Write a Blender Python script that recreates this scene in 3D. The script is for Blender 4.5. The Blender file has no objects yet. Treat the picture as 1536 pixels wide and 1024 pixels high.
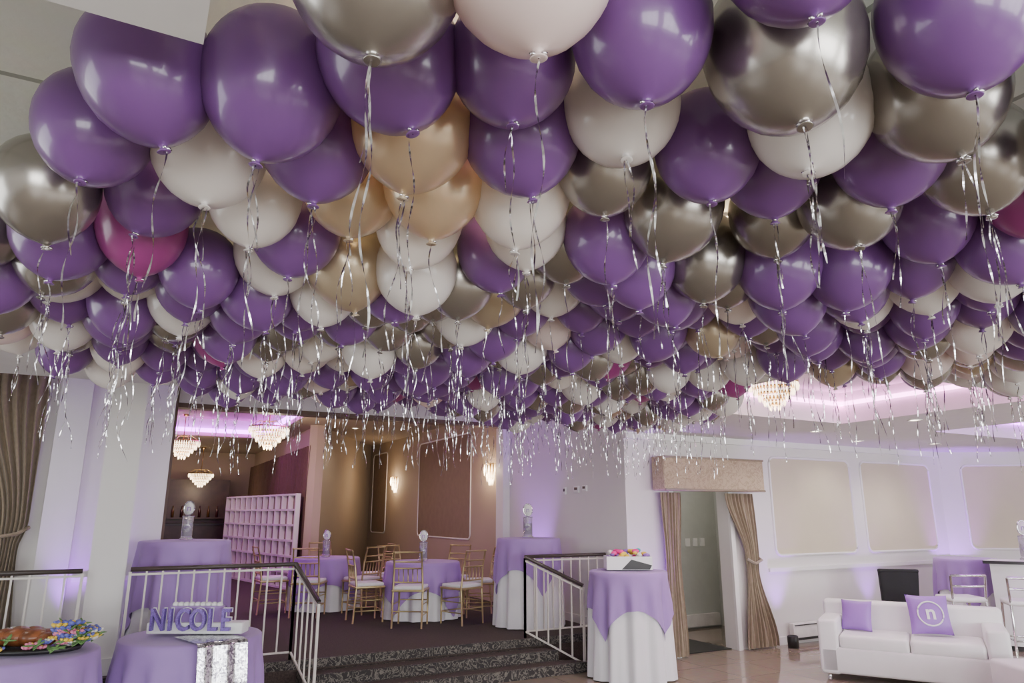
import bpy, bmesh, math, random
import numpy as np
from mathutils import Vector, Matrix
random.seed(7); rng=np.random.default_rng(7)
pi=math.pi; sin=math.sin; cos=math.cos
YAW=math.radians(27.97); CY,SY=cos(YAW),sin(YAW)
def S(X,Y):  # survey grid (rotated 28 deg from the room axes) -> room axes
    return (X*CY+Y*SY, -X*SY+Y*CY)

# ---------------------------------------------------------------- materials
def P(name,col,rough=.5,metal=0.,var=.08,scale=8.,bump=0.,bscale=60.,emis=None,es=0.,coat=0.,transl=0.,alpha=1.,trans=0.,sheen=0.):
    m=bpy.data.materials.new(name); m.use_nodes=True
    nt=m.node_tree; b=nt.nodes['Principled BSDF']; out=nt.nodes['Material Output']
    tc=nt.nodes.new('ShaderNodeTexCoord')
    n=nt.nodes.new('ShaderNodeTexNoise'); n.inputs['Scale'].default_value=scale; n.inputs['Detail'].default_value=3
    nt.links.new(tc.outputs['Object'],n.inputs['Vector'])
    r=nt.nodes.new('ShaderNodeValToRGB')
    r.color_ramp.elements[0].position=.3; r.color_ramp.elements[1].position=.7
    r.color_ramp.elements[0].color=tuple(max(0,c*(1-var)) for c in col)+(1,)
    r.color_ramp.elements[1].color=tuple(min(1,c*(1+var)) for c in col)+(1,)
    nt.links.new(n.outputs['Fac'],r.inputs['Fac']); nt.links.new(r.outputs['Color'],b.inputs['Base Color'])
    b.inputs['Roughness'].default_value=rough; b.inputs['Metallic'].default_value=metal
    if coat: b.inputs['Coat Weight'].default_value=coat; b.inputs['Coat Roughness'].default_value=.09
    if sheen: b.inputs['Sheen Weight'].default_value=sheen
    if trans: b.inputs['Transmission Weight'].default_value=trans
    if emis:
        b.inputs['Emission Color'].default_value=tuple(emis)+(1,); b.inputs['Emission Strength'].default_value=es
    if bump:
        n2=nt.nodes.new('ShaderNodeTexNoise'); n2.inputs['Scale'].default_value=bscale
        nt.links.new(tc.outputs['Object'],n2.inputs['Vector'])
        bp=nt.nodes.new('ShaderNodeBump'); bp.inputs['Strength'].default_value=bump; bp.inputs['Distance'].default_value=.01
        nt.links.new(n2.outputs['Fac'],bp.inputs['Height']); nt.links.new(bp.outputs['Normal'],b.inputs['Normal'])
    if transl:
        t=nt.nodes.new('ShaderNodeBsdfTranslucent'); nt.links.new(r.outputs['Color'],t.inputs['Color'])
        mx=nt.nodes.new('ShaderNodeMixShader'); mx.inputs[0].default_value=transl
        nt.links.new(b.outputs[0],mx.inputs[1]); nt.links.new(t.outputs[0],mx.inputs[2]); nt.links.new(mx.outputs[0],out.inputs['Surface'])
    return m
def tilemat(name,c1,c2,mortar,w,h,ms,rough,offset=0.,bump=.0,rot=0.,noise=.0):
    m=bpy.data.materials.new(name); m.use_nodes=True
    nt=m.node_tree; b=nt.nodes['Principled BSDF']
    tc=nt.nodes.new('ShaderNodeTexCoord'); br=nt.nodes.new('ShaderNodeTexBrick')
    mp=nt.nodes.new('ShaderNodeMapping'); mp.inputs['Rotation'].default_value=(0,0,rot)
    nt.links.new(tc.outputs['Object'],mp.inputs['Vector']); nt.links.new(mp.outputs[0],br.inputs['Vector'])
    br.offset=offset; br.inputs['Scale'].default_value=1; br.inputs['Color1'].default_value=c1+(1,); br.inputs['Color2'].default_value=c2+(1,)
    br.inputs['Mortar'].default_value=mortar+(1,); br.inputs['Brick Width'].default_value=w; br.inputs['Row Height'].default_value=h
    br.inputs['Mortar Size'].default_value=ms
    n=nt.nodes.new('ShaderNodeTexNoise'); n.inputs['Scale'].default_value=14; n.inputs['Detail'].default_value=6
    nt.links.new(tc.outputs['Object'],n.inputs['Vector'])
    mx=nt.nodes.new('ShaderNodeMix'); mx.data_type='RGBA'; mx.blend_type='MULTIPLY'; mx.inputs[0].default_value=noise
    nt.links.new(br.outputs['Color'],mx.inputs[6]); nt.links.new(n.outputs['Color'],mx.inputs[7])
    nt.links.new(mx.outputs[2],b.inputs['Base Color']); b.inputs['Roughness'].default_value=rough
    if bump:
        bp=nt.nodes.new('ShaderNodeBump'); bp.inputs['Strength'].default_value=bump; bp.inputs['Distance'].default_value=.01
        nt.links.new(n.outputs['Fac'],bp.inputs['Height']); nt.links.new(bp.outputs['Normal'],b.inputs['Normal'])
    return m
def patternmat(name,c1,c2,scale,rough=.9):
    m=bpy.data.materials.new(name); m.use_nodes=True
    nt=m.node_tree; b=nt.nodes['Principled BSDF']
    tc=nt.nodes.new('ShaderNodeTexCoord'); n=nt.nodes.new('ShaderNodeTexNoise')
    n.inputs['Scale'].default_value=scale; n.inputs['Detail'].default_value=1.5; n.inputs['Distortion'].default_value=2.5
    nt.links.new(tc.outputs['Object'],n.inputs['Vector'])
    r=nt.nodes.new('ShaderNodeValToRGB'); e=r.color_ramp.elements
    e[0].position=.46; e[1].position=.52; e[0].color=c1+(1,); e[1].color=c2+(1,)
    x=e.new(.60); x.color=c1+(1,)
    nt.links.new(n.outputs['Fac'],r.inputs['Fac']); nt.links.new(r.outputs[0],b.inputs['Base Color']); b.inputs['Roughness'].default_value=rough
    return m
def sequinmat(name):
    m=bpy.data.materials.new(name); m.use_nodes=True
    nt=m.node_tree; b=nt.nodes['Principled BSDF']
    tc=nt.nodes.new('ShaderNodeTexCoord'); v=nt.nodes.new('ShaderNodeTexVoronoi'); v.inputs['Scale'].default_value=75
    nt.links.new(tc.outputs['Object'],v.inputs['Vector'])
    sp=nt.nodes.new('ShaderNodeSeparateColor'); nt.links.new(v.outputs['Color'],sp.inputs[0])
    r=nt.nodes.new('ShaderNodeValToRGB'); e=r.color_ramp.elements; e[0].position=.15; e[1].position=.8; e[0].color=(.22,.20,.24,1); e[1].color=(.95,.94,.97,1)
    nt.links.new(sp.outputs[0],r.inputs[0]); nt.links.new(r.outputs[0],b.inputs['Base Color'])
    b.inputs['Metallic'].default_value=.85; b.inputs['Roughness'].default_value=.2
    bp=nt.nodes.new('ShaderNodeBump'); bp.inputs['Strength'].default_value=.9; bp.inputs['Distance'].default_value=.01
    nt.links.new(sp.outputs[1],bp.inputs['Height']); nt.links.new(bp.outputs[0],b.inputs['Normal'])
    return m

M={}
M['wall']=P('wall_paint_white',(.74,.72,.70),.75,var=.02,scale=1.5,bump=.05)
M['wallin']=P('wall_panel_cream',(.61,.55,.41),.8,var=.03,scale=2,bump=.08)
M['trim']=P('trim_white',(.82,.81,.80),.5,var=.01)
M['beige']=P('wall_paint_beige',(.46,.38,.29),.8,var=.04,scale=1)
M['brownpanel']=P('wall_panel_brown',(.27,.20,.14),.85,var=.06)
M['browntrim']=P('trim_brown',(.14,.09,.065),.5)
M['ceilup']=P('ceiling_paint_tan',(.42,.35,.28),.8,var=.03)
M['ceil']=tilemat('ceiling_tile',(.80,.85,.78),(.78,.83,.76),(.36,.39,.35),.61,.61,.010,.9,bump=.35,noise=.10)
M['ceilflat']=P('ceiling_paint',(.76,.75,.74),.8,var=.02)
M['soffit']=P('soffit_paint',(.84,.84,.84),.7,var=.02)
M['floor']=tilemat('floor_polished_tile',(.35,.28,.22),(.325,.26,.205),(.17,.13,.10),.6,.6,.004,.08,noise=.3)
M['carpet']=P('carpet_dark_brown',(.065,.046,.04),.95,var=.35,scale=60,bump=.3,bscale=300)
M['carpetp']=patternmat('carpet_patterned',(.035,.03,.03),(.20,.18,.155),11)
M['vest']=P('vestibule_paint',(.50,.52,.49),.8,var=.03)
M['lav']=P('tablecloth_lavender',(.38,.23,.56),.75,var=.05,scale=3,bump=.05,sheen=.2)
M['whitecloth']=P('tablecloth_white',(.80,.79,.82),.8,var=.02,scale=3)
M['leather']=P('leather_white',(.82,.81,.82),.38,var=.02,bump=.05,bscale=120)
M['pillow']=P('satin_purple',(.33,.16,.56),.45,var=.06,scale=5)
M['white']=P('plastic_white',(.82,.82,.82),.4,var=.01)
M['black']=P('fabric_black',(.012,.012,.015),.7,var=.2)
M['blackp']=P('plastic_black',(.02,.02,.02),.4)
M['chrome']=P('metal_chrome',(.75,.75,.76),.15,1.,var=.02)
M['gold']=P('metal_gold_paint',(.52,.42,.21),.35,.6,var=.06)
M['brass']=P('metal_brass',(.7,.5,.22),.3,1.)
M['rail']=P('railing_cream_metal',(.68,.64,.58),.45,var=.03)
M['handrail']=P('handrail_dark',(.06,.045,.04),.35)
M['drapet']=P('drape_taupe',(.30,.24,.17),.9,var=.1,scale=20,sheen=.3)
M['drapebr']=P('drape_brown',(.14,.09,.06),.9,var=.1,scale=20)
M['screenback']=P('screen_back_tan',(.30,.25,.20),.8,var=.05)
M['pelmet']=patternmat('pelmet_damask',(.48,.38,.27),(.34,.26,.18),9,.8)
M['purpleglitter']=P('letters_purple',(.20,.12,.42),.3,.3,var=.4,scale=120)
M['sequin']=sequinmat('sequin_silver')
M['bread']=P('bread_crust',(.24,.08,.03),.35,var=.5,scale=14,coat=.3)
M['leaf']=P('leaf_green',(.13,.26,.08),.6,var=.3)
M['fy']=P('petal_yellow',(.85,.60,.08),.6); M['fb']=P('petal_blue',(.15,.17,.55),.6)
M['fp']=P('petal_pink',(.80,.25,.40),.6); M['fw']=P('petal_white',(.8,.78,.7),.6); M['fpk']=P('item_hot_pink',(.8,.04,.30),.4); M['fg']=P('item_teal',(.03,.5,.45),.4)
M['crystal']=P('crystal_lit',(.9,.8,.65),.15,0,emis=(1.,.78,.50),es=5.)
M['sconceg']=P('sconce_crystal_lit',(.9,.8,.65),.15,0,emis=(1.,.76,.46),es=9.)
M['dl']=P('downlight_lens',(1,.95,.85),.3,0,emis=(1.,.85,.65),es=18.)
for k in('crystal','sconceg','dl'): M[k].cycles.emission_sampling='NONE'
M['cove']=P('cove_strip_pink',(.8,.3,.8),.5,0,emis=(.62,.08,1.),es=15.)
M['cove2']=P('cove_strip_rose',(.8,.5,.7),.5,0,emis=(1.,.34,.82),es=11.)
M['acryl']=P('acrylic_clear',(.88,.86,.92),.06,0,var=.02,trans=.8)
M['wood']=P('wood_dark',(.05,.028,.02),.4,var=.3,scale=5)
M['bottleR']=P('glass_dark',(.05,.015,.02),.15); M['bottleG']=P('glass_amber',(.10,.05,.02),.15)
M['glass']=P('window_glass',(.9,.95,1),.02,trans=1.,var=0)
M['ribbon']=P('ribbon_mylar_silver',(.66,.64,.66),.20,1.,var=.4,scale=50)
M['heater']=P('heater_enamel',(.72,.70,.68),.5)

# ---------------------------------------------------------------- mesh builder
class MB:
    def __init__(s): s.v=[];s.f=[];s.m=[];s.s=[];s.mats=[]
    def mi(s,mat):
        mat=M[mat] if isinstance(mat,str) else mat
        if mat not in s.mats: s.mats.append(mat)
        return s.mats.index(mat)
    def add(s,vs,fs,mat,smooth=False,X=None):
        o=len(s.v); k=s.mi(mat)
        for p in vs:
            p=Vector(p); p=X@p if X is not None else p
            s.v.append((p.x,p.y,p.z))
        for f in fs: s.f.append(tuple(i+o for i in f)); s.m.append(k); s.s.append(smooth)
    def box(s,c,d,mat,rz=0.):
        a,b,e=d[0]/2,d[1]/2,d[2]/2
        vs=[(x,y,z) for x in(-a,a) for y in(-b,b) for z in(-e,e)]
        s.add(vs,[(0,1,3,2),(4,6,7,5),(0,4,5,1),(2,3,7,6),(0,2,6,4),(1,5,7,3)],mat,False,Matrix.Translation(c)@Matrix.Rotation(rz,4,'Z'))
    def bx(s,x0,x1,y0,y1,z0,z1,mat): s.box(((x0+x1)/2,(y0+y1)/2,(z0+z1)/2),(x1-x0,y1-y0,z1-z0),mat)
    def rbox(s,c,d,r,mat,X=None,seg=3):
        bm=bmesh.new(); bmesh.ops.create_cube(bm,size=1)
        for v in bm.verts: v.co=Vector((v.co.x*d[0],v.co.y*d[1],v.co.z*d[2]))
        bmesh.ops.bevel(bm,geom=bm.edges[:],offset=r,segments=seg,affect='EDGES',profile=.5)
        bm.verts.index_update()
        T=Matrix.Translation(c); 
        if X is not None: T=T@X
        s.add([v.co.copy() for v in bm.verts],[tuple(v.index for v in f.verts) for f in bm.faces],mat,True,T); bm.free()
    def tube(s,pts,r,mat,seg=8,closed=False):
        pts=[Vector(p) for p in pts]; n=len(pts); vs=[];fs=[]
        for i,p in enumerate(pts):
            t=(pts[min(i+1,n-1)]-pts[max(i-1,0)]).normalized()
            up=Vector((0,0,1)) if abs(t.z)<.95 else Vector((1,0,0))
            a=t.cross(up).normalized(); b=t.cross(a)
            rr=r[i] if isinstance(r,(list,tuple)) else r
            for k in range(seg):
                q=2*pi*k/seg+pi/seg; vs.append(p+a*rr*cos(q)+b*rr*sin(q))
        for i in range(n-1):
            for k in range(seg): fs.append((i*seg+k,i*seg+(k+1)%seg,(i+1)*seg+(k+1)%seg,(i+1)*seg+k))
        fs.append(tuple(range(seg))); fs.append(tuple((n-1)*seg+k for k in reversed(range(seg))))
        s.add(vs,fs,mat,seg>4)
    def lathe(s,c,prof,mat,seg=24,X=None,smooth=True):
        vs=[];fs=[];n=len(prof)
        for r,z in prof:
            for k in range(seg): vs.append((r*cos(2*pi*k/seg),r*sin(2*pi*k/seg),z))
        for i in range(n-1):
            for k in range(seg): fs.append((i*seg+k,i*seg+(k+1)%seg,(i+1)*seg+(k+1)%seg,(i+1)*seg+k))
        T=Matrix.Translation(c)
        if X is not None: T=T@X
        s.add(vs,fs,mat,smooth,T)
    def ell(s,c,rad,mat,X=None,seg=14,rings=9):
        prof=[(max(1e-4,sin(pi*i/rings)),cos(pi*i/rings)) for i in range(rings+1)]
        D=Matrix.Diagonal((rad[0],rad[1],rad[2],1)); X=(X if X is not None else Matrix.Identity(4))@D
        s.lathe(c,prof,mat,seg,X)
    def grid(s,fn,nu,nv,mat,smooth=True,wrap=False):
        vs=[fn(i/nu,j/nv) for j in range(nv+1) for i in range(nu+(0 if wrap else 1))]
        w=nu if wrap else nu+1; fs=[]
        for j in range(nv):
            for i in range(nu):
                i2=(i+1)%w; fs.append((j*w+i,j*w+i2,(j+1)*w+i2,(j+1)*w+i))
        s.add(vs,fs,mat,smooth)
    def text(s,txt,size,ext,mat,X,off=.02):
        cu=bpy.data.curves.new('t','FONT'); cu.body=txt; cu.size=size; cu.extrude=ext; cu.align_x='CENTER'; cu.align_y='CENTER'; cu.resolution_u=4; cu.offset=size*off
        ob=bpy.data.objects.new('t',cu); bpy.context.scene.collection.objects.link(ob)
        dg=bpy.context.evaluated_depsgraph_get(); me=bpy.data.meshes.new_from_object(ob.evaluated_get(dg))
        s.add([v.co.copy() for v in me.vertices],[tuple(p.vertices) for p in me.polygons],mat,False,X)
        bpy.data.objects.remove(ob); bpy.data.meshes.remove(me)
    def done(s,name,loc=(0,0,0),rz=0.,parent=None):
        me=bpy.data.meshes.new(name); me.from_pydata(s.v,[],s.f)
        for m in s.mats: me.materials.append(m)
        me.polygons.foreach_set('material_index',s.m); me.polygons.foreach_set('use_smooth',s.s); me.update()
        ob=bpy.data.objects.new(name,me); ob.location=loc; ob.rotation_euler=(0,0,rz)
        bpy.context.scene.collection.objects.link(ob)
        if parent: ob.parent=parent
        return ob
def light(name,kind,loc,energy,color=(1,1,1),size=.1,sy=None,target=None,spot=None,blend=.5,parent=None):
    l=bpy.data.lights.new(name,kind); l.energy=energy; l.color=color
    if kind=='AREA':
        l.size=size
        if sy: l.shape='RECTANGLE'; l.size_y=sy
    else: l.shadow_soft_size=size
    if spot: l.spot_size=spot; l.spot_blend=blend
    o=bpy.data.objects.new(name,l); bpy.context.scene.collection.objects.link(o); o.location=loc
    if target is not None: o.rotation_euler=(Vector(target)-Vector(loc)).to_track_quat('-Z','Y').to_euler()
    if parent:
        bpy.context.view_layer.update(); o.parent=parent; o.matrix_parent_inverse=parent.matrix_world.inverted()
    return o

CH=2.70; UH=3.40; ST=.30; YS=7.55; NY=7.17
# ---------------------------------------------------------------- shell
b=MB(); b.bx(-4.7,15.2,-4.2,YS,-.12,0,'floor'); b.bx(5.6,8.6,YS,9.0,-.12,0,'floor'); b.done('floor')
b=MB(); b.bx(-4.7,5.4,YS,22.2,-.12,ST,'carpet')
b.bx(-4.7,5.4,YS-.02,YS+.02,ST-.08,ST+.004,'carpetp')
def step(z0,z1,y0,y1,x0,xa,xb):
    vs=[(x0,y0,z0),(xb,y0,z0),(xa,y1,z0),(x0,y1,z0),(x0,y0,z1),(xb,y0,z1),(xa,y1,z1),(x0,y1,z1)]
    b.add(vs,[(0,3,2,1),(4,5,6,7),(0,1,5,4),(1,2,6,5),(2,3,7,6),(3,0,4,7)],'carpetp')
    b.bx(x0,xb-.06,y0+.05,min(y1,y0+.2),z1,z1+.003,'carpet')
step(0,.10,7.01,YS,1.62,4.24,4.70); step(.10,.20,7.28,YS,1.62,4.22,4.46)
b.done('stage_floor')

b=MB()
T1=(4.3,7.1); T2=(8.8,11.2)
b.bx(-4.7,15.2,-4.2,3.2,CH,3.5,'ceil'); b.bx(-4.7,T1[0],3.2,5.3,CH,3.5,'ceil'); b.bx(T1[1],T2[0],3.2,5.3,CH,3.5,'ceilflat')
b.bx(T2[1],15.2,3.2,5.3,CH,3.5,'ceilflat'); b.bx(-4.7,15.2,5.3,6.2,CH,3.5,'ceilflat'); b.bx(5.4,15.2,6.2,NY,CH,3.5,'ceilflat'); b.bx(5.6,15.2,NY,9.0,CH,3.5,'ceilflat')
for t in(T1,T2): b.bx(t[0],t[1],3.2,5.3,3.05,3.5,'ceilflat')
b.done('ceiling')
b=MB()
ux0,ux1,uy0,uy1=-2,2.6,10.8,17.2
b.bx(-4.7,5.4,6.2,7.17,UH,3.5,'ceilflat'); b.bx(-4.7,5.6,7.17,10.4,UH,3.5,'ceilflat'); b.bx(-4.7,5.6,10.4,uy0,UH,3.5,'ceilup'); b.bx(-4.7,ux0,uy0,uy1,UH,3.5,'ceilup'); b.bx(ux1,5.6,uy0,uy1,UH,3.5,'ceilup'); b.bx(-4.7,5.6,uy1,22.2,UH,3.5,'ceilup')
b.bx(ux0-.1,ux1+.1,uy0-.1,uy1+.1,3.78,3.85,'ceilup')
for a in((ux0-.1,ux0,uy0-.1,uy1+.1),(ux1,ux1+.1,uy0-.1,uy1+.1),(ux0,ux1,uy0-.1,uy0),(ux0,ux1,uy1,uy1+.1)): b.bx(*a,3.5,3.78,'ceilflat')
b.done('ceiling_upper')
def cove(x0,x1,y0,y1,z,mat,name,i=.05,w=.03):
    b=MB(); b.bx(x0+i,x1-i,y0+i,y0+i+w,z,z+w,mat); b.bx(x0+i,x1-i,y1-i-w,y1-i,z,z+w,mat)
    b.bx(x0+i,x0+i+w,y0+i,y1-i,z,z+w,mat); b.bx(x1-i-w,x1-i,y0+i,y1-i,z,z+w,mat); b.done(name)
cove(ux0,ux1,uy0,uy1,3.48,'cove','cove_light',.0,.08)
cove(T1[0],T1[1],3.2,5.3,2.90,'cove2','cove_light',.0,.04)
cove(T2[0],T2[1],3.2,5.3,2.90,'cove','cove_light',.0,.03)
# soffit near camera
b=MB(); b.bx(-4.5,.02,-1.2,1.05,2.40,2.695,'soffit'); b.bx(-4.5,.035,-1.2,1.065,2.66,2.695,'trim'); b.done('trim_1')

# north wall with door opening
DX0,DX1,DH=6.12,7.08,2.02
b=MB(); b.bx(5.6,DX0,NY,NY+.2,0,CH,'wall'); b.bx(DX1,11.9,NY,NY+.2,0,CH,'wall'); b.bx(DX0,DX1,NY,NY+.2,DH,CH,'wall'); b.done('wall_north')
b=MB(); # vestibule
b.bx(5.6,8.6,8.8,9.0,0,CH,'vest'); b.bx(8.4,8.6,NY+.2,8.8,0,CH,'vest'); b.bx(5.6,5.62,NY+.2,8.8,0,CH,'vest')
b.bx(6.3,8.3,8.72,8.8,.03,.2,'heater'); b.bx(7.75,7.83,8.78,8.8,1.2,1.32,'trim'); b.bx(7.9,7.98,8.78,8.8,1.2,1.32,'trim'); b.bx(8.05,8.13,8.78,8.8,1.2,1.32,'trim')
b.done('wall_vestibule')
b=MB()
for x in(DX0-.03,DX1+.03): b.box((x,NY-.021,DH/2),(.07,.04,DH),'trim')
b.box(((DX0+DX1)/2,NY-.021,DH+.03),(DX1-DX0+.13,.04,.07),'trim'); b.done('door_1')
b=MB(); b.bx(6.14,7.06,7.25,8.7,0.001,.012,'blackp'); b.done('door_dark_sheet')  # thin dark sheet over the doorway floor
# mouldings
def frame(b,org,dx,s0,s1,z0,z1,nrm,w=.035,inner='wallin'):
    dx=Vector(dx).normalized(); n=Vector(nrm).normalized(); org=Vector(org)
    rr=.10; pts=[]
    for cx,cz,a0 in((s1-rr,z1-rr,0),(s0+rr,z1-rr,pi/2),(s0+rr,z0+rr,pi),(s1-rr,z0+rr,1.5*pi)):
        for k in range(6):
            q=a0+k*pi/10; pts.append((cx+rr*cos(q),cz+rr*sin(q)))
    base=[org+dx*p[0]+Vector((0,0,p[1]))+n*.006 for p in pts]
    vs=base; b.add(vs,[tuple(range(len(vs)))],inner)
    b.tube(base+[base[0]],w/2,'trim',6)
b=MB()
frame(b,(0,NY,0),(1,0,0),7.92,9.62,1.14,2.48,(0,-1,0)); frame(b,(0,NY,0),(1,0,0),9.88,11.6,1.14,2.48,(0,-1,0))
b.bx(7.75,11.9,NY-.03,NY,.93,.98,'trim'); b.bx(5.45,DX0-.08,NY-.02,NY,0,.1,'trim'); b.bx(7.75,11.9,NY-.02,NY,0,.1,'trim'); b.bx(5.4,11.9,NY-.05,NY,CH-.08,CH,'trim')
b.done('trim_2')
# angled north-east wall
d=Vector((.836,-.557,0)).normalized(); n=Vector((-.557,-.836,0)).normalized(); c0=Vector((11.9,NY,0)); L=4.0
def slab(b,p0,p1,th,z0,z1,mat):
    p0=Vector(p0);p1=Vector(p1);t=(p1-p0).normalized();q=Vector((-t.y,t.x,0))*th
    vs=[p0,p1,p1+q,p0+q]; vs=[Vector((v.x,v.y,z0)) for v in vs]+[Vector((v.x,v.y,z1)) for v in vs]
    b.add(vs,[(0,3,2,1),(4,5,6,7),(0,1,5,4),(1,2,6,5),(2,3,7,6),(3,0,4,7)],mat)
b=MB(); slab(b,c0,c0+d*L,.2,0,CH,'wall'); b.done('wall_northeast')
b=MB(); frame(b,c0,d,.35,1.95,1.14,2.48,n); frame(b,c0,d,2.2,3.7,1.14,2.48,n); slab(b,c0+n*.03,c0+d*L+n*.03,.03,.93,.98,'trim'); b.done('trim_3')
b=MB(); b.bx(15.0,15.2,-4.2,5.2,0,CH,'wall'); b.done('wall_east')
# west wall with an added, unseen side opening for fill light
b=MB(); b.bx(-4.7,-4.5,-4.2,1.4,0,UH,'wall'); b.bx(-4.7,-4.5,5.4,9,0,UH,'wall'); b.bx(-4.7,-4.5,1.4,5.4,0,.7,'wall'); b.bx(-4.7,-4.5,1.4,5.4,2.5,UH,'wall'); b.done('wall_west')
b=MB()
for k in range(5): b.box((-4.6,1.43+k*.985,1.6),(.08,.06,1.8),'trim')
for z in(.73,2.47): b.box((-4.6,3.4,z),(.08,4.0,.06),'trim')
w=b.done('added_side_window'); light('window_daylight','AREA',(-4.8,3.4,1.6),130,(.95,.98,1.),4.0,1.8,(0,3.4,1.8),parent=w)  # unseen window and area light added to brighten ceiling and balloons
# thermostat / sconce wall
b=MB(); b.bx(5.4,5.6,NY,10.4,0,UH,'wall'); b.bx(5.4,5.6,10.4,18.1,0,UH,'beige'); b.done('wall_stage_east')
b=MB(); b.bx(5.28,5.4,10.25,10.5,ST,UH,'trim'); b.bx(.4,5.28,10.3,10.5,3.14,UH,'trim'); b.bx(.34,.42,10.24,10.5,ST,UH,'browntrim'); b.bx(.42,5.28,10.28,10.5,3.08,3.14,'browntrim'); b.bx(5.38,5.4,NY+.4,10.25,ST,ST+.1,'trim'); b.done('trim_4')
b=MB()
frame(b,(5.4,0,0),(0,1,0),11.75,14.4,1.25,3.15,(-1,0,0),.03,'brownpanel'); frame(b,(5.4,0,0),(0,1,0),16.6,17.7,1.25,3.15,(-1,0,0),.03,'brownpanel'); b.done('trim_5')
b=MB(); slab(b,(5.4,18.0,0),(3.1,14.0,0),-.15,0,UH,'beige'); b.bx(3.1,3.25,14.0,22,0,UH,'beige'); b.done('wall_upper_east')
b=MB(); b.bx(-4.7,3.25,22,22.2,0,UH,'beige'); b.done('wall_upper_north')
b=MB(); b.bx(-3.2,-3.0,10.5,22,0,UH,'beige'); b.done('wall_upper_west')
# north-left wall + window opening + jamb
WX0,WX1=-2.9,-1.02
b=MB(); b.bx(-4.7,WX0,9,9.25,0,UH,'wall'); b.bx(WX1,.34,9,9.25,0,UH,'wall'); b.bx(WX0,WX1,9,9.25,0,.75,'wall'); b.bx(WX0,WX1,9,9.25,3.1,UH,'wall')
b.bx(.04,.34,9.25,10.5,0,UH,'wall'); b.bx(-3.2,.04,10.3,10.5,0,UH,'wall'); b.bx(-.80,-.50,8.93,9,ST,UH,'trim'); b.bx(-.46,.3,8.97,9,1.0,1.05,'trim'); b.done('wall_north_stage')
b=MB()
for x in(WX0+.03,(WX0+WX1)/2,WX1-.03): b.box((x,9.1,1.92),(.05,.06,2.34),'browntrim')
for z in(.78,3.07,2.3): b.box(((WX0+WX1)/2,9.1,z),(WX1-WX0,.06,.05),'browntrim')
b.bx(WX0,WX1,9.12,9.125,.75,3.1,'glass'); b.done('window_1')
# pillar
b=MB(); b.bx(-.27,.03,7.68,7.86,ST,UH,'wall'); b.bx(-.29,.05,7.66,7.88,ST,ST+.14,'trim'); b.done('column')
# south wall with windows
b=MB(); xs=[-3.2,.3,3.8,7.3,10.8]; ww=2.8
b.bx(-4.7,15.2,-4.2,-4.0,0,.7,'wall'); b.bx(-4.7,15.2,-4.2,-4.0,2.5,CH,'wall')
px=-4.7
for x in xs: b.bx(px,x,-4.2,-4.0,.7,2.5,'wall'); px=x+ww
b.bx(px,15.2,-4.2,-4.0,.7,2.5,'wall'); b.done('wall_south')
for x in xs:
    b=MB()
    for k in range(4): b.box((x+.03+k*(ww-.06)/3,-4.1,1.6),(.06,.08,1.8),'trim')
    for z in(.73,2.47): b.box((x+ww/2,-4.1,z),(ww,.08,.06),'trim')
    w=b.done('window_2')
    light('window_daylight','AREA',(x+ww/2,-4.3,1.6),222,(.98,.99,1.),ww,1.8,(x+ww/2,0,1.85),parent=w)

# ---------------------------------------------------------------- drapes
def drape(b,org,dx,keys,mat,folds=9,amp=.05,nrm=(0,-1,0),nu=90,nv=40):
    dx=Vector(dx).normalized();n=Vector(nrm);org=Vector(org)
    def fn(u,v):
        z=keys[0][0]+(keys[-1][0]-keys[0][0])*v
        for k in range(len(keys)-1):
            a,c=keys[k],keys[k+1]
            if a[0]>=z>=c[0]-1e-6:
                t=(a[0]-z)/(a[0]-c[0]); t=t*t*(3-2*t); l=a[1]+(c[1]-a[1])*t; r=a[2]+(c[2]-a[2])*t; break
        w=abs(r-l); A=amp*min(1,.35+w)
        o=A*(sin(2*pi*folds*u+1.3*sin(3*v))+.35*sin(2*pi*folds*2.3*u+1))
        return org+dx*(l+(r-l)*u)+n*(o+amp)+Vector((0,0,z))
    b.grid(fn,nu,nv,mat)
b=MB(); drape(b,(0,NY-.06,0),(1,0,0),[(1.96,5.86,6.2),(1.1,5.90,6.14),(.02,5.86,6.2)],'drapet',6,.03); b.done('door_drape')
b=MB(); drape(b,(0,NY-.06,0),(1,0,0),[(1.96,6.94,7.45),(1.15,7.24,7.47),(1.0,7.26,7.45),(.02,7.16,7.72)],'drapet',7,.035)
b.tube([(7.22,NY-.15,1.12),(7.34,NY-.17,1.06),(7.49,NY-.14,1.10),(7.52,NY-.03,1.14)],.018,'drapet'); b.done('door_drape')
b=MB(); b.rbox((6.64,NY-.17,2.19),(1.72,.24,.42),.02,'pelmet'); b.tube([(5.79,NY-.295,1.99),(7.49,NY-.295,1.99)],.014,'drapet'); b.tube([(5.79,NY-.295,2.39),(7.49,NY-.295,2.39)],.014,'drapet'); b.done('window_pelmet')
b=MB(); drape(b,(0,8.96,0),(1,0,0),[(3.2,-2.1,-.90),(1.6,-1.32,-.90),(1.35,-1.24,-.96),(ST+.02,-1.6,-.90)],'drapet',11,.05)
b.tube([(-1.34,8.83,1.55),(-1.15,8.78,1.47),(-.98,8.83,1.5),(-.90,8.95,1.56)],.02,'drapet'); b.done('window_drape')
b=MB(); drape(b,(0,8.96,0),(1,0,0),[(3.2,-3.0,-2.08),(1.6,-3.0,-2.65),(1.35,-2.98,-2.7),(ST+.02,-3.0,-2.6)],'drapet',9,.04); b.done('window_drape')
b=MB(); drape(b,(3.04,0,0),(0,1,0),[(3.0,14.05,21.9),(ST+.02,14.05,21.9)],'drapebr',40,.035,(-1,0,0),260,10); b.done('stage_drape')
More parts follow.
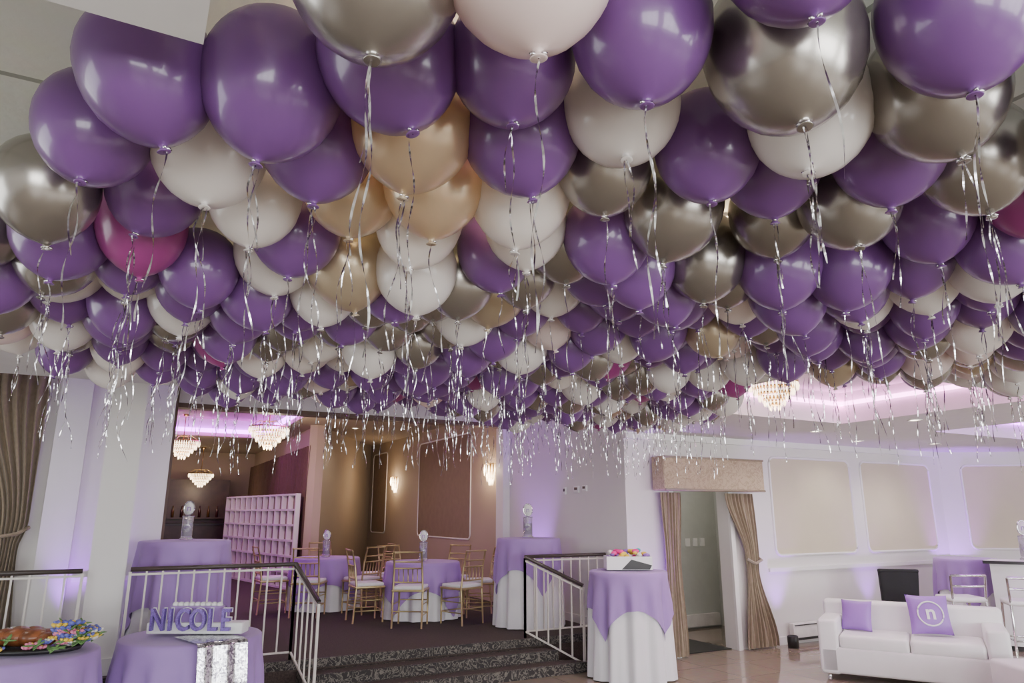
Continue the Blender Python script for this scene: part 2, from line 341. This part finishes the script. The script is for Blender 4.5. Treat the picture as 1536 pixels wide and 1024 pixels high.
# lattice screen (white cubby partition), local x = run direction, open side faces the hall
b=MB(); Ls=4.0; nc=12; nr=6; hs=1.78
for k in range(nc+1): b.box((k*Ls/nc,0,hs/2),(.040,.09,hs),'white')
for k in range(nr+1): b.box((Ls/2,0,.02+k*(hs-.04)/nr),(Ls,.09,.035),'white')
b.box((Ls/2,-.056,hs/2),(Ls,.02,hs),'screenback')
b.done('cubby_partition',(2.85,14.2,ST),math.atan2(3.86,-.80))

# ---------------------------------------------------------------- railings
def railing(name,runs):
    b=MB()
    for p,q in runs:
        p=Vector(p);q=Vector(q);Ln=(q-p).to_2d().length; n=max(2,int(Ln/.125))
        top=.90
        b.tube([p+Vector((0,0,top)),q+Vector((0,0,top))],.022,'handrail',8)
        b.tube([p+Vector((0,0,top-.045)),q+Vector((0,0,top-.045))],.013,'rail',4)
        b.tube([p+Vector((0,0,.07)),q+Vector((0,0,.07))],.012,'rail',4)
        for k in range(n+1):
            r=p.lerp(q,k/n); e=k in(0,n)
            b.tube([r+Vector((0,0,.0 if e else .07)),r+Vector((0,0,top-.02))],.017 if e else .011,'rail',4)
    return b.done(name)
railing('stage_railing',[((-2.4,7.62,ST),(-.31,7.62,ST)),((.07,7.62,ST),(1.56,7.62,ST)),((1.56,7.62,ST),(1.66,6.98,0))])
railing('stage_railing',[((5.38,7.62,ST),(4.22,7.62,ST)),((4.22,7.62,ST),(4.68,7.08,0))])

# ---------------------------------------------------------------- tables
def cloth(b,z0,r,drop,mat,flare=.12,n=11,amp=.03,off=0.,ph=0.,rows=14,nt=176):
    vs=[];fs=[]
    rings=[(0.001,0),(r*.5,0),(r*.9,0),(r*.985,-.003),(r+.006,-.014)]
    for rr,z in rings:
        for k in range(nt):
            q=2*pi*k/nt; vs.append(((rr+off)*cos(q),(rr+off)*sin(q),z0+z+off*.6))
    for j in range(1,rows+1):
        s=j/rows
        for k in range(nt):
            q=2*pi*k/nt; D=drop(q); dd=.014+(D-.014)*s
            w=min(1,dd/.35); w=w*w*(3-2*w)
            rr=r+.006+flare*dd*.9+amp*w*(sin(n*q+ph+.6*sin(2*q))+.4*sin(2.0*n*q+2*ph+1)*s)+off
            vs.append((rr*cos(q),rr*sin(q),z0-dd+off*.6))
    R=len(rings)+rows
    for i in range(R-1):
        for k in range(nt): fs.append((i*nt+k,i*nt+(k+1)%nt,(i+1)*nt+(k+1)%nt,(i+1)*nt+k))
    b.add(vs,fs,mat,True)
def sq(a,r,rot=0.,mx=9):
    def f(q):
        q=q+rot; return min(mx,a/max(abs(cos(q)),abs(sin(q)))-r)
    return f
def table(name,xy,zf,h,r,a=None,rot=0.,under=True,flare=.05,lavlong=False,amp=.025):
    b=MB()
    b.lathe((0,0,0),[(.01,.012),(r*.6,.012),(r*.6,.03),(.04,.05),(.035,h-.04),(r-.01,h-.035),(r-.01,h-.008),(.01,h-.008)],'blackp',24)
    if under: cloth(b,h,r,lambda q:h-.012,'whitecloth',flare,12,amp,0.,1.)
    if lavlong: cloth(b,h,r,lambda q:h-.012,'lav',flare,15,amp,.0,.4)
    else: cloth(b,h,r,sq(a,r,rot,h-.03),'lav',flare+.02,12,amp,.012,1.)
    return b.done(name,(xy[0],xy[1],zf))
CT=S(1.29,8.17)
table('cocktail_table',(CT[0],CT[1]),0,1.08,.41,.78,.5,amp=.030)
table('cocktail_table',(4.72,8.42),ST,1.08,.40,.78,.9,amp=.028)
table('cocktail_table',(.56,8.40),ST,1.12,.43,1.05,.75,amp=.026,flare=.03)
table('cocktail_table',S(6.47,10.45),0,1.08,.38,.8,.2,amp=.025)
table('round_table',(3.75,9.75),ST,.74,.50,.86,.3,amp=.03)
table('round_table',(2.75,11.3),ST,.74,.50,.86,.1,amp=.03)
TN=(.56,6.58); TB=(-.60,6.33)
table('display_table',TN,0,.75,.53,lavlong=True,under=False,flare=.08,amp=.03)
table('display_table',TB,0,.75,.52,lavlong=True,under=False,flare=.08,amp=.03)
# sequin runner
b=MB(); ang=math.atan2(-.883,-.469)+.80; r=.53
def fn(u,v):
    w=(u-.5)*.38; d=.12+v*1.1
    if d<=r: rad,z=d,.765
    else:
        dd=d-r; rad=r+.04+.08*dd*.9+.02*min(1,dd/.3)+.012*sin(u*14); z=.765-dd
    return (cos(ang)*rad-sin(ang)*w, sin(ang)*rad+cos(ang)*w, max(z,.02))
b.grid(fn,24,60,'sequin'); b.done('sequin_runner',(TN[0],TN[1],0))
# NICOLE sign
b=MB()
b.rbox((0,.03,.045),(.76,.16,.085),.01,'white')
for i,c in enumerate('NICOLE'):
    x=(-.285,-.185,-.085,.035,.15,.255)[i]
    b.text(c,.235,.02,'purpleglitter',Matrix.Translation((x,-.07,.105))@Matrix.Rotation(pi/2,4,'X')@Matrix.Diagonal((.70,1,1,1)),.012)
    b.text(c,.235,.006,'white',Matrix.Translation((x,-.045,.105))@Matrix.Rotation(pi/2,4,'X')@Matrix.Diagonal((.70,1,1,1)),.03)
b.rbox((-.03,.05,.14),(.42,.10,.13),.012,'lav')
for i in range(9): b.ell((-.21+i*.045,.05,.215),(.025,.03,.02),'white',seg=8,rings=6)
b.done('nicole_name_sign',(TN[0]+.02,TN[1]-.10,.768),-YAW+.0)
# bread board with flowers
b=MB()
b.lathe((0,0,0),[(.001,.0),(.38,.0),(.40,.03),(.37,.022),(.001,.015)],'blackp',32,Matrix.Diagonal((1,.62,1,1)))
for i in range(11):
    t=i/10; x=-.27+.50*t; rr=.045+.035*sin(pi*t)
    b.ell((x,.035*(-1)**i,.05+rr*.5),(rr*1.1,rr*1.4,rr*.8),'bread',Matrix.Rotation(.7*(-1)**i,4,'Z'))
def flowers(b,cx,cy,rx,ry,n,z=.03,kinds=('fy','fb','fp','fw','leaf','leaf','fb'),k0=1.):
    for i in range(n):
        q=random.uniform(0,2*pi); x=cx+rx*cos(q)*random.uniform(.8,1.15); y=cy+ry*sin(q)*random.uniform(.8,1.15); zz=z+random.uniform(0,.07)
        k=random.choice(kinds)
        if k=='leaf':
            for j in range(3):
                a=random.uniform(0,6.28); b.ell((x+.03*cos(a),y+.03*sin(a),zz),(.05,.015,.006),'leaf',Matrix.Rotation(a,4,'Z')@Matrix.Rotation(random.uniform(-.9,.3),4,'Y'),8,5)
        else:
            R=random.uniform(.015,.03)*k0
            for j in range(5):
                a=j*1.257; b.ell((x+R*.8*cos(a),y+R*.8*sin(a),zz+R*.3),(R*.7,R*.5,R*.35),k,Matrix.Rotation(a,4,'Z')@Matrix.Rotation(-.5,4,'Y'),8,5)
            b.ell((x,y,zz+R*.4),(R*.4,R*.4,R*.35),'fy',seg=8,rings=5)
flowers(b,0,0,.40,.26,110,k0=1.2); flowers(b,.36,.02,.10,.12,60,.06,k0=1.4); flowers(b,.30,.0,.06,.08,24,.11,k0=1.4); flowers(b,-.36,-.02,.08,.08,25,.05,k0=1.2)
b.done('challah_bread_platter',(TB[0]+.05,TB[1],.765),-YAW)

# centerpiece: clear cylinder vase with a small monogram topper
def centerpiece(xy,z,s=1.):
    b=MB()
    b.lathe((0,0,0),[(.001,0),(.062,0),(.064,.01),(.052,.02),(.052,.215),(.058,.225),(.05,.23),(.047,.215),(.047,.03),(.001,.03)],'acryl',24)
    for i in range(22):
        q=i*2.4; b.ell((.026*cos(q),.026*sin(q),.045+i*.0045),(.017,.017,.014),'lav' if i%3==0 else 'white',seg=8,rings=5)
    b.tube([(0,0,.03),(0,0,.25)],.004,'white',6)
    X=Matrix.Rotation(pi/2,4,'X')@Matrix.Diagonal((.85,1.15,1,1))
    b.lathe((0,0,.305),[(.001,-.004),(.056,-.004),(.056,.004),(.001,.004)],'trim',28,X)
    b.tube([(.052*cos(q),0,.305+.068*sin(q)) for q in [i*2*pi/32 for i in range(33)]],.008,'chrome',6)
    for sgn in(0,1):
        T=Matrix.Translation((0,0,.305))@Matrix.Rotation(pi*sgn,4,'Z')@Matrix.Translation((0,-.0055,0))@Matrix.Rotation(pi/2,4,'X')
        b.text('n',.09,.001,'lav',T,0.)
    o=b.done('monogram_centerpiece',(xy[0],xy[1],z),-YAW); o.scale=(s,s,s); return o
centerpiece((.56,8.38),ST+1.135,1.05); centerpiece((4.70,8.4),ST+1.095,1.15); centerpiece((3.75,9.75),ST+.755,1.1); centerpiece((2.75,11.3),ST+.755,1.05)
# gift box
b=MB()
for s_,(x,y,dx,dy) in enumerate(((0,-.13,.50,.02),(0,.13,.50,.02),(-.24,0,.02,.26),(.24,0,.02,.26))): b.box((x,y,.07),(dx,dy,.14),'white')
b.box((0,0,.01),(.5,.26,.02),'white')
for i in range(44):
    k=random.choice(['fpk','fg','fb','fy','fw','pillow']); b.ell((random.uniform(-.22,.22),random.uniform(-.1,.1),.13+random.uniform(-.02,.07)),(.045,.03,.024),k,Matrix.Rotation(random.uniform(0,3),4,'Z'),8,6)
b.add([(-.09,-.1425,.005),(.22,-.1425,.005),(.245,-.1425,.05),(.02,-.1425,.11)],[(0,1,2,3)],'blackp')
b.done('favor_box',(CT[0],CT[1],1.10),-YAW)

# ---------------------------------------------------------------- chiavari chairs
def chair(x,y,face):
    b=MB(); w=.19
    for sx in(-1,1):
        b.tube([(sx*w,-.19,0),(sx*w,-.19,.44)],[.011,.014],'gold',8)
        b.tube([(sx*w,.21,0),(sx*w,.18,.45),(sx*(w-.01),.21,.72),(sx*(w-.015),.26,.93)],[.012,.014,.013,.011],'gold',8)
        for z in(.15,.28): b.tube([(sx*w,-.19,z),(sx*w,.195,z)],.008,'gold',6)
    for z in(.15,.3): b.tube([(-w,-.19,z),(w,-.19,z)],.008,'gold',6)
    b.tube([(-w,.2,.2),(w,.2,.2)],.008,'gold',6)
    b.rbox((0,-.005,.445),(.42,.41,.028),.01,'gold'); b.rbox((0,-.005,.478),(.39,.38,.045),.018,'whitecloth')
    for z,yy in((.55,.19),(.72,.21),(.80,.225),(.92,.258)): b.tube([(-w,yy,z),(0,yy+.012,z),(w,yy,z)],.010,'gold',6)
    for k in range(5):
        xx=-.12+k*.06; b.tube([(xx,.197,.55),(xx,.22,.72)],.007,'gold',6)
    b.done('chiavari_chair',(x,y,ST),face)
for (tx,ty),lst in {(3.75,9.75):[0.35,1.25,-.55,-1.6,2.2,3.3],(2.75,11.3):[-.5,.5,-1.5,1.6,3.0]}.items():
    for a in lst:
        R=.80; cx=tx+R*sin(a); cy=ty-R*cos(a)
        chair(cx,cy,pi+a)

# ---------------------------------------------------------------- lounge furniture
b=MB()
b.rbox((0,0,.20),(1.72,.80,.26),.03,'leather')
for sx in(-1,1): b.rbox((sx*.76,0,.33),(.20,.80,.54),.035,'leather')
b.rbox((0,.31,.40),(1.72,.20,.68),.04,'leather')
for sx in(-1,1):
    b.rbox((sx*.33,-.09,.38),(.655,.60,.15),.04,'leather')
    for sy in(-.34,.34): b.tube([(sx*.78,sy,0),(sx*.78,sy,.09)],.02,'chrome')
SA=math.radians(58)
SX=S(4.22,7.95)
sofa=b.done('loveseat',(*SX,0),-SA)
def pillow(loc,rz,mono,e=.20):
    b=MB(); n=18
    for sg in(-1,1):
        def fn(u,v,sg=sg):
            x=(u-.5)*2;y=(v-.5)*2; pz=(1-x*x)**.5*(1-y*y)**.5 if abs(x)<1 and abs(y)<1 else 0
            return (x*e*(1-.06*(1-y*y)),sg*.075*pz**.8,y*e*(1-.06*(1-x*x)))
        b.grid(fn,n,n,'pillow')
    if mono:
        b.tube([(.12*cos(q),-.066,.12*sin(q)) for q in [i*2*pi/40 for i in range(41)]],.008,'white',6)
        b.text('n',.20,.004,'white',Matrix.Translation((0,-.078,.005))@Matrix.Rotation(pi/2,4,'X'))
    o=b.done('throw_pillow',loc,rz); o.rotation_euler=(-.3,0,rz); return o
SR=Matrix.Translation((*SX,0))@Matrix.Rotation(-SA,4,'Z')
for (lx_,ly_,lz_,rr,mo,e) in((.20,.04,.66,.25,True,.20),(-.50,.04,.61,-.2,False,.16)):
    p=SR@Vector((lx_,ly_,lz_)); pillow(p,-SA+rr,mo,e)
b=MB(); b.rbox((0,0,.25),(.62,.62,.34),.035,'leather')
for sx in(-1,1):
    for sy in(-1,1): b.tube([(sx*.26,sy*.26,0),(sx*.26,sy*.26,.1)],.02,'chrome')
b.done('ottoman',(*S(4.66,6.60),0),-YAW)
# bar stools
def stool(xy,rz):
    b=MB()
    b.rbox((0,0,.70),(.42,.40,.06),.025,'leather')
    for sx in(-1,1):
        b.tube([(sx*.22,-.22,0),(sx*.19,-.18,.68)],.014,'chrome'); b.tube([(sx*.22,.22,0),(sx*.19,.18,.68),(sx*.2,.22,.98)],.014,'chrome')
        b.tube([(sx*.205,-.2,.3),(sx*.205,.2,.3)],.010,'chrome')
    for yy in(-.2,.2): b.tube([(-.205,yy,.3),(.205,yy,.3)],.010,'chrome')
    b.tube([(-.2,.22,.98),(0,.25,.985),(.2,.22,.98)],.016,'chrome'); b.tube([(-.2,.2,.86),(0,.235,.86),(.2,.2,.86)],.014,'chrome')
    b.done('bar_stool',(xy[0],xy[1],0),rz)
stool(S(5.45,9.0),2.6); stool(S(5.95,8.6),2.3)
# curved bar
b=MB()
def fn(u,v):
    q=-pi*.5-.75+1.5*u; return (1.2*cos(q),1.2*sin(q)+1.05,.06+1.0*v)
b.grid(fn,40,4,'white')
def fn2(u,v):
    q=-pi*.5-.80+1.6*u; r_=1.27-.5*v; return (r_*cos(q),r_*sin(q)+1.05,1.10)
def fn3(u,v):
    q=-pi*.5-.80+1.6*u; r_=1.27-.5*v; return (r_*cos(q),r_*sin(q)+1.05,1.06)
def fn4(u,v):
    q=-pi*.5-.80+1.6*u; return (1.27*cos(q),1.27*sin(q)+1.05,1.06+.04*v)
def fn5(u,v):
    q=-pi*.5-.75+1.5*u; return (1.19*cos(q),1.19*sin(q)+1.05,.0+.08*v)
b.grid(fn2,40,4,'white'); b.grid(fn3,40,4,'blackp'); b.grid(fn4,40,1,'blackp'); b.grid(fn5,40,1,'blackp')
bp=S(7.12,9.50); b.done('curved_bar',(bp[0],bp[1],0),-YAW)
centerpiece(S(6.80,9.65),1.105,1.35)
# black covered chair
b=MB()
def prof(u,v):
    q=2*pi*u; ss=lambda t:math.copysign(abs(t)**.35,t); z=v
    w=.22+.05*(1-z); d=.24+.03*(1-z)
    return (ss(cos(q))*w, ss(sin(q))*d, z*.47)
b.grid(prof,48,10,'black',wrap=True)
def prof2(u,v):
    q=2*pi*u; ss=lambda t:math.copysign(abs(t)**.35,t)
    return (ss(cos(q))*(.225+.03*v), ss(sin(q))*.045+.2+.05*v, .40+.56*v)
b.grid(prof2,48,10,'black',wrap=True); b.rbox((0,0,.46),(.46,.48,.06),.02,'black'); b.rbox((0,.25,.945),(.51,.09,.05),.02,'black')
b.done('covered_banquet_chair',(9.45,6.55,0),2.5)
# heater
b=MB(); b.rbox((8.75,NY-.08,.16),(1.5,.08,.22),.01,'heater'); b.box((8.75,NY-.123,.075),(1.46,.01,.03),'blackp'); b.box((8.75,NY-.123,.245),(1.46,.01,.012),'blackp'); b.done('baseboard_heater')
# thermostats
b=MB()
for y,z,w,h in((8.25,2.02,.12,.09),(8.05,2.03,.10,.08),(8.55,2.01,.06,.10)): b.rbox((5.385,y,z),(.03,w,h),.006,'white'); b.box((5.368,y,z+.01),(.004,w*.6,h*.4),'blackp')
b.done('thermostat')

# ---------------------------------------------------------------- chandeliers / sconces
def crystals(b,R,z0,z1,n,mat,a0=0,a1=2*pi,w=.013):
    for i in range(n):
        q=a0+(a1-a0)*i/n; x,y=R*cos(q),R*sin(q); m=(z0+z1)/2
        X=Matrix.Translation((x,y,0))
        vs=[(0,0,z1)]+[(w*cos(k*pi/2+q),w*sin(k*pi/2+q),m) for k in range(4)]+[(0,0,z0)]
        fs=[(0,1,2),(0,2,3),(0,3,4),(0,4,1),(5,2,1),(5,3,2),(5,4,3),(5,1,4)]
        b.add(vs,fs,mat,False,X)
def chandelier(x,y,zc,zt,R,e):
    b=MB(); H=R*1.15
    tiers=[(1.,.5,.18),(.82,.28,.0),(.62,.08,-.2),(.42,-.12,-.38),(.2,-.3,-.55)]
    for k,(f,a,c) in enumerate(tiers):
        b.lathe((0,0,a*H),[(R*f+.006,-.012),(R*f+.006,.012),(R*f-.006,.012),(R*f-.006,-.012),(R*f+.006,-.012)],'brass',32)
        crystals(b,R*f,c*H,a*H,max(8,int(44*f)),'crystal',w=R*.045)
    b.tube([(0,0,.4*H),(0,0,zt-zc)],.01,'brass'); b.lathe((0,0,zt-zc),[(.001,-.05),(.05,-.045),(.07,0)],'brass',16)
    for k in range(6):
        q=k*pi/3; b.tube([(0,0,.75*H),(R*.5*cos(q),R*.5*sin(q),.78*H),(R*cos(q),R*sin(q),.5*H)],.006,'brass',6)
    o=b.done('chandelier',(x,y,zc))
    light('chandelier_bulb','POINT',(x,y,zc-.75*H),e,(1.,.76,.52),.12,parent=o)
chandelier(2.0,12.85,2.98,3.78,.33,48); chandelier(.85,16.6,3.02,3.78,.33,34); chandelier(1.55,20.3,2.55,3.4,.3,20)
cx,cy=S(2.44,6.45); chandelier(cx,cy,2.76,3.05,.22,10)
def sconce(y):
    b=MB(); b.rbox((-.015,0,.02),(.03,.12,.26),.01,'brass')
    for R,z0,z1 in((.13,-.06,.14),(.09,-.16,.02),(.05,-.22,-.08)):
        crystals(b,R,z0,z1,9,'sconceg',pi/2,1.5*pi+.3,.012); b.tube([(R*cos(a),R*sin(a),z1) for a in [pi/2+k*pi/8 for k in range(9)]],.006,'brass',6)
    o=b.done('wall_sconce',(5.4,y,2.38)); light('sconce_bulb','POINT',(5.4-.2,y,2.42),12,(1.,.74,.48),.05,parent=o)
sconce(10.9); sconce(15.9)
# back bar
b=MB(); b.bx(-1.5,2.4,21.3,21.95,ST,ST+2.3,'wood'); b.bx(-1.5,2.4,20.2,20.7,ST,ST+1.1,'wood'); b.bx(-1.55,2.45,20.15,20.75,ST+1.1,ST+1.15,'blackp')
for k in range(17):
    x=-1.4+k*.22; b.lathe((x,21.25,ST+1.3),[(.001,0),(.035,0),(.035,.18),(.014,.23),(.014,.3),(.001,.3)],['bottleR','bottleG'][k%2],10)
b.bx(-1.5,2.4,21.15,21.35,ST+1.26,ST+1.3,'wood')
b.done('bar_counter')

# ---------------------------------------------------------------- downlights
def dlight(x,y,z,e,col=(1,.92,.83),vis=True,spot=2.6):
    b=MB(); b.lathe((0,0,0),[(.075,0),(.078,-.008),(.058,-.010),(.055,.0)],'trim',24); b.lathe((0,0,-.002),[(.055,0),(.001,0)],'dl',24)
    o=b.done('recessed_downlight',(x,y,z)); light('downlight_lamp','SPOT',(x,y,z-.02),e,col,.06,target=(x,y,0),spot=spot,blend=.8,parent=o)
for x,y in((7.45,5.95),(7.5,4.7),(10.33,6.23),(8.6,2.6),(12.3,3.8),(4.6,5.8)): dlight(x,y,CH,74)
dlight(9.0,6.5,CH,40)  # extra lamp added to warm and brighten the wall panels
for x,y in((1.0,7.6),(3.4,8.5),(-1.8,7.6)): dlight(x,y,UH,42)
for x,y in((4.2,12.5),(4.0,10.9),(3.9,14.2)): dlight(x,y,UH,26,(1,.84,.64))
for X,Y,e in((-.2,1.50,11),(.25,3.5,9),(1.1,4.3,10),(-1.15,3.0,8),(1.9,2.7,7),(-.5,4.2,9),(.75,2.3,5),(-1.6,3.2,10)):
    x,y=S(X,Y); b=MB(); b.lathe((0,0,0),[(.075,0),(.078,-.008),(.058,-.010),(.055,.0)],'trim',24); b.lathe((0,0,-.002),[(.055,0),(.001,0)],'dl',24)
    o=b.done('recessed_downlight',(x,y,CH)); light('downlight_lamp','POINT',(x,y,CH-.06),e,(1,.74,.44),.03,parent=o)
b=MB(); b.lathe((0,0,0),[(.14,0),(.14,-.03),(.12,-.05),(.001,-.06)],'dl',24); o=b.done('vestibule_fill_lamp',(7.0,8.1,CH)); light('vestibule_fill_light','POINT',(7.0,8.1,CH-.12),11,(1,.95,.88),.1,parent=o)  # fixture and point light added to brighten the vestibule
# purple uplights
def uplight(x,y,z,tx,ty,e=40,sp=1.05):
    b=MB(); b.lathe((0,0,0),[(.001,0),(.07,0),(.07,.14),(.06,.15),(.055,.13),(.001,.13)],'blackp',20)
    o=b.done('uplight',(x,y,z)); light('uplight_lamp','SPOT',(x,y,z+.17),e,(.42,.06,1.),.05,target=(tx,ty,2.3),spot=sp,blend=.9,parent=o)
uplight(11.68,6.83,0,11.9,7.14,320); uplight(5.62,6.98,0,5.70,7.17,130); uplight(5.15,9.3,ST,5.4,9.35,230); uplight(7.85,6.95,0,7.85,7.17,90)
uplight(-.5,8.7,ST,-.3,9.0,110); uplight(.27,8.85,ST,.22,9.0,40); uplight(13.3,6.0,0,13.42,6.15,140); uplight(9.75,6.95,0,9.75,7.17,70)

# ---------------------------------------------------------------- balloons
random.seed(21)
poly=[(-.80,.95),(-1.3,1.55),(-2.0,2.4),(-2.15,3.1),(-1.75,3.95),(-.75,4.75),(1.25,6.1),(1.5,5.2),(1.36,4.1),(1.14,3.55),(1.38,3.35),(1.75,3.7),(2.9,4.0),(4.2,3.7),(3.6,2.4),(1.25,.85),(.3,.72)]
def inp(x,y):
    c=False;n=len(poly)
    for i in range(n):
        x1,y1=poly[i];x2,y2=poly[(i+1)%n]
        if (y1>y)!=(y2>y) and x<(x2-x1)*(y-y1)/(y2-y1)+x1: c=not c
    return c
hand=[(-.67,1.13,0,'P'),(-.45,1.17,0,'P'),(-.225,1.12,.02,'P'),(-.19,.84,-.03,'G'),(.02,.83,-.03,'B'),(0,1.13,.02,'P'),(.217,1.02,0,'P'),(.474,1.07,0,'G'),(.72,.97,0,'P'),(.41,.84,.02,'P'),
(.80,1.19,0,'G'),(.96,.96,.02,'W'),(.224,1.28,.02,'W'),(.434,1.40,0,'P'),(.61,1.27,0,'W'),(.84,1.41,.02,'P'),(-.88,1.33,0,'P'),(-1.13,1.56,-.02,'G'),(-.676,1.42,0,'W'),(-.915,1.66,.02,'P'),(-.43,1.40,.02,'P'),
(-.207,1.33,.01,'T'),(.017,1.36,.01,'P'),(-.19,1.56,0,'T'),(-.405,1.63,.02,'T'),(-.66,1.68,0,'W'),(.021,1.62,0,'W'),(.22,1.52,.02,'G'),(.425,1.72,0,'G'),(.62,1.53,.02,'P'),(.864,1.66,0,'G'),(1.05,1.45,0,'G'),(1.34,1.65,.02,'M'),(-.255,1.80,0,'W')]
pts=[list(h[:2])+[2.50+h[2]] for h in hand]; cols=[h[3] for h in hand]; nh=len(hand)
sp=.222; row=0; y=.7
while y<6.3:
    x=-2.4+(sp/2 if row%2 else 0)
    while x<4.8:
        a=x+random.uniform(-.035,.035); c=y+random.uniform(-.035,.035)
        wx,wy=S(a,c)
        if inp(a,c) and not(wx<.16 and wy<1.2) and not(a<-.66 and c<1.36) and all((a-h[0])**2+(c-h[1])**2>.185**2 for h in hand):
            pts.append([a,c,2.50+random.uniform(-.06,.05)])
            cols.append(random.choices(['P','W','G','T','B','M'],[50,21,22,3,4,2])[0])
        x+=sp
    y+=sp*.866; row+=1
A=np.array(pts); N=len(A)
for it in range(70):
    d=A[:,None,:]-A[None,:,:]; d[:,:,2]*=.8; D=np.sqrt((d**2).sum(2))+np.eye(N)*9
    ov=np.clip(.218-D,0,None)/2*.6; mv=(d/D[:,:,None]*ov[:,:,None]).sum(1); mv[:,2]*=.5; mv[:nh]*=.12
    A+=mv; A[:,2]=np.clip(A[:,2],2.40,2.545)
bm_={ 'P':P('balloon_purple',(.19,.076,.272),.29,var=.12,scale=.8,coat=.45,transl=.12),
 'W':P('balloon_pearl_white',(.85,.80,.76),.30,var=.03,coat=.4,transl=.25),
 'B':P('balloon_blush',(.84,.69,.66),.30,var=.03,coat=.4,transl=.25),
 'G':P('balloon_satin_silver',(.385,.36,.33),.27,.86,var=.10,scale=1.,coat=.3),
 'T':P('balloon_pearl_warm_lit',(.66,.54,.38),.28,.55,var=.05,transl=.25,coat=.3),  # white and grey balloons with warm lamp glow painted into the colour
 'M':P('balloon_magenta',(.38,.06,.26),.30,coat=.4,transl=.2)}
keys=['P','W','B','G','T','M']
SEG=28
prof=[(1e-3,1.0)]
for i in range(1,9): ph=pi/2*i/8; prof.append((sin(ph),cos(ph)*.98))
for i in range(1,9):
    ph=pi/2*i/8; k=sin(ph); prof.append((max(.075,cos(ph)**(.85+.35*k)),-k*1.26))
prof+= [(.05,-1.29),(.05,-1.32),(.10,-1.36),(.085,-1.37),(.01,-1.36)]
pr=np.array(prof); th=np.arange(SEG)*2*pi/SEG
base=np.stack([pr[:,0][:,None]*np.cos(th)[None],pr[:,0][:,None]*np.sin(th)[None],np.repeat(pr[:,1][:,None],SEG,1)],2).reshape(-1,3)
bf=[]
for i in range(len(pr)-1):
    for k in range(SEG): bf.append((i*SEG+k,(i+1)*SEG+k,(i+1)*SEG+(k+1)%SEG,i*SEG+(k+1)%SEG))
bf=np.array(bf)
V=[];F=[];MI=[];knots=[]
for i in range(N):
    R=.122*random.uniform(.94,1.08)
    if i in(7,10): R*=1.05
    st=random.uniform(.94,1.05)
    tl=random.uniform(0,.3); ta=random.uniform(0,6.28)
    Rm=np.array(Matrix.Rotation(ta,3,'Z')@Matrix.Rotation(tl,3,'X'))
    wx,wy=S(A[i,0],A[i,1]); c=np.array([wx,wy,A[i,2]])
    V.append((base*np.array([R,R,R*st]))@Rm.T+c); F.append(bf+i*len(base)); MI+= [keys.index(cols[i])]*len(bf)
    knots.append((np.array([0,0,-1.33*R*st])@Rm.T+c,cols[i]))
V=np.concatenate(V);F=np.concatenate(F)
me=bpy.data.meshes.new('balloons'); me.vertices.add(len(V)); me.vertices.foreach_set('co',V.ravel())
me.loops.add(F.size); me.loops.foreach_set('vertex_index',F.ravel().astype(np.int32)); me.polygons.add(len(F))
me.polygons.foreach_set('loop_start',np.arange(len(F),dtype=np.int32)*4)
for k in keys: me.materials.append(bm_[k])
me.polygons.foreach_set('material_index',np.array(MI,dtype=np.int32)); me.polygons.foreach_set('use_smooth',np.ones(len(F),dtype=bool)); me.update(calc_edges=True); me.validate()
bal=bpy.data.objects.new('balloon_canopy',me); bpy.context.scene.collection.objects.link(bal)
# ribbons
b=MB(); 
for kp,col in knots:
    for rep in range(random.choice([1,2,2,3])):
        Ln=random.uniform(.12,.42); n=24; w=.0017; ax=random.uniform(0,6.28); A1=random.uniform(.003,.014); f1=random.uniform(8,26); p1=random.uniform(0,6.28); dr=random.uniform(-.12,.12); tw=random.uniform(15,60)
        vs=[];fs=[]
        for j in range(n+1):
            s=j/n*Ln; off=A1*sin(f1*s+p1)*min(1,s*20)+dr*s
            x=kp[0]+off*cos(ax)+.006*sin(31*s+ax); y=kp[1]+off*sin(ax); z=kp[2]-s
            q=tw*s+p1; vs+= [(x-w*cos(q),y-w*sin(q),z),(x+w*cos(q),y+w*sin(q),z)]
        for j in range(n): fs.append((2*j,2*j+1,2*j+3,2*j+2))
        b.add(vs,fs,'ribbon',True)
    for j in range(3):
        a=random.uniform(0,6.28); b.ell((kp[0]+.006*cos(a),kp[1]+.006*sin(a),kp[2]+.002),(.008,.004,.004),'ribbon',Matrix.Rotation(a,4,'Z'),6,4)
b.done('balloon_ribbons',parent=bal)

# ---------------------------------------------------------------- world + camera
w=bpy.data.worlds.new('World'); bpy.context.scene.world=w; w.use_nodes=True
nt=w.node_tree; bg=nt.nodes['Background']; sk=nt.nodes.new('ShaderNodeTexSky'); sk.sky_type='NISHITA'; sk.sun_disc=False; sk.sun_elevation=.7
nt.links.new(sk.outputs[0],bg.inputs[0]); bg.inputs[1].default_value=.12
cd=bpy.data.cameras.new('camera'); cd.lens=1050*36/1536; cd.sensor_width=36; cd.clip_start=.05
cam=bpy.data.objects.new('camera',cd); cam.location=(0,0,1.7); cam.rotation_euler=(math.radians(90+13.8),0,-YAW)
bpy.context.scene.collection.objects.link(cam); bpy.context.scene.camera=cam
print('balloons',N)
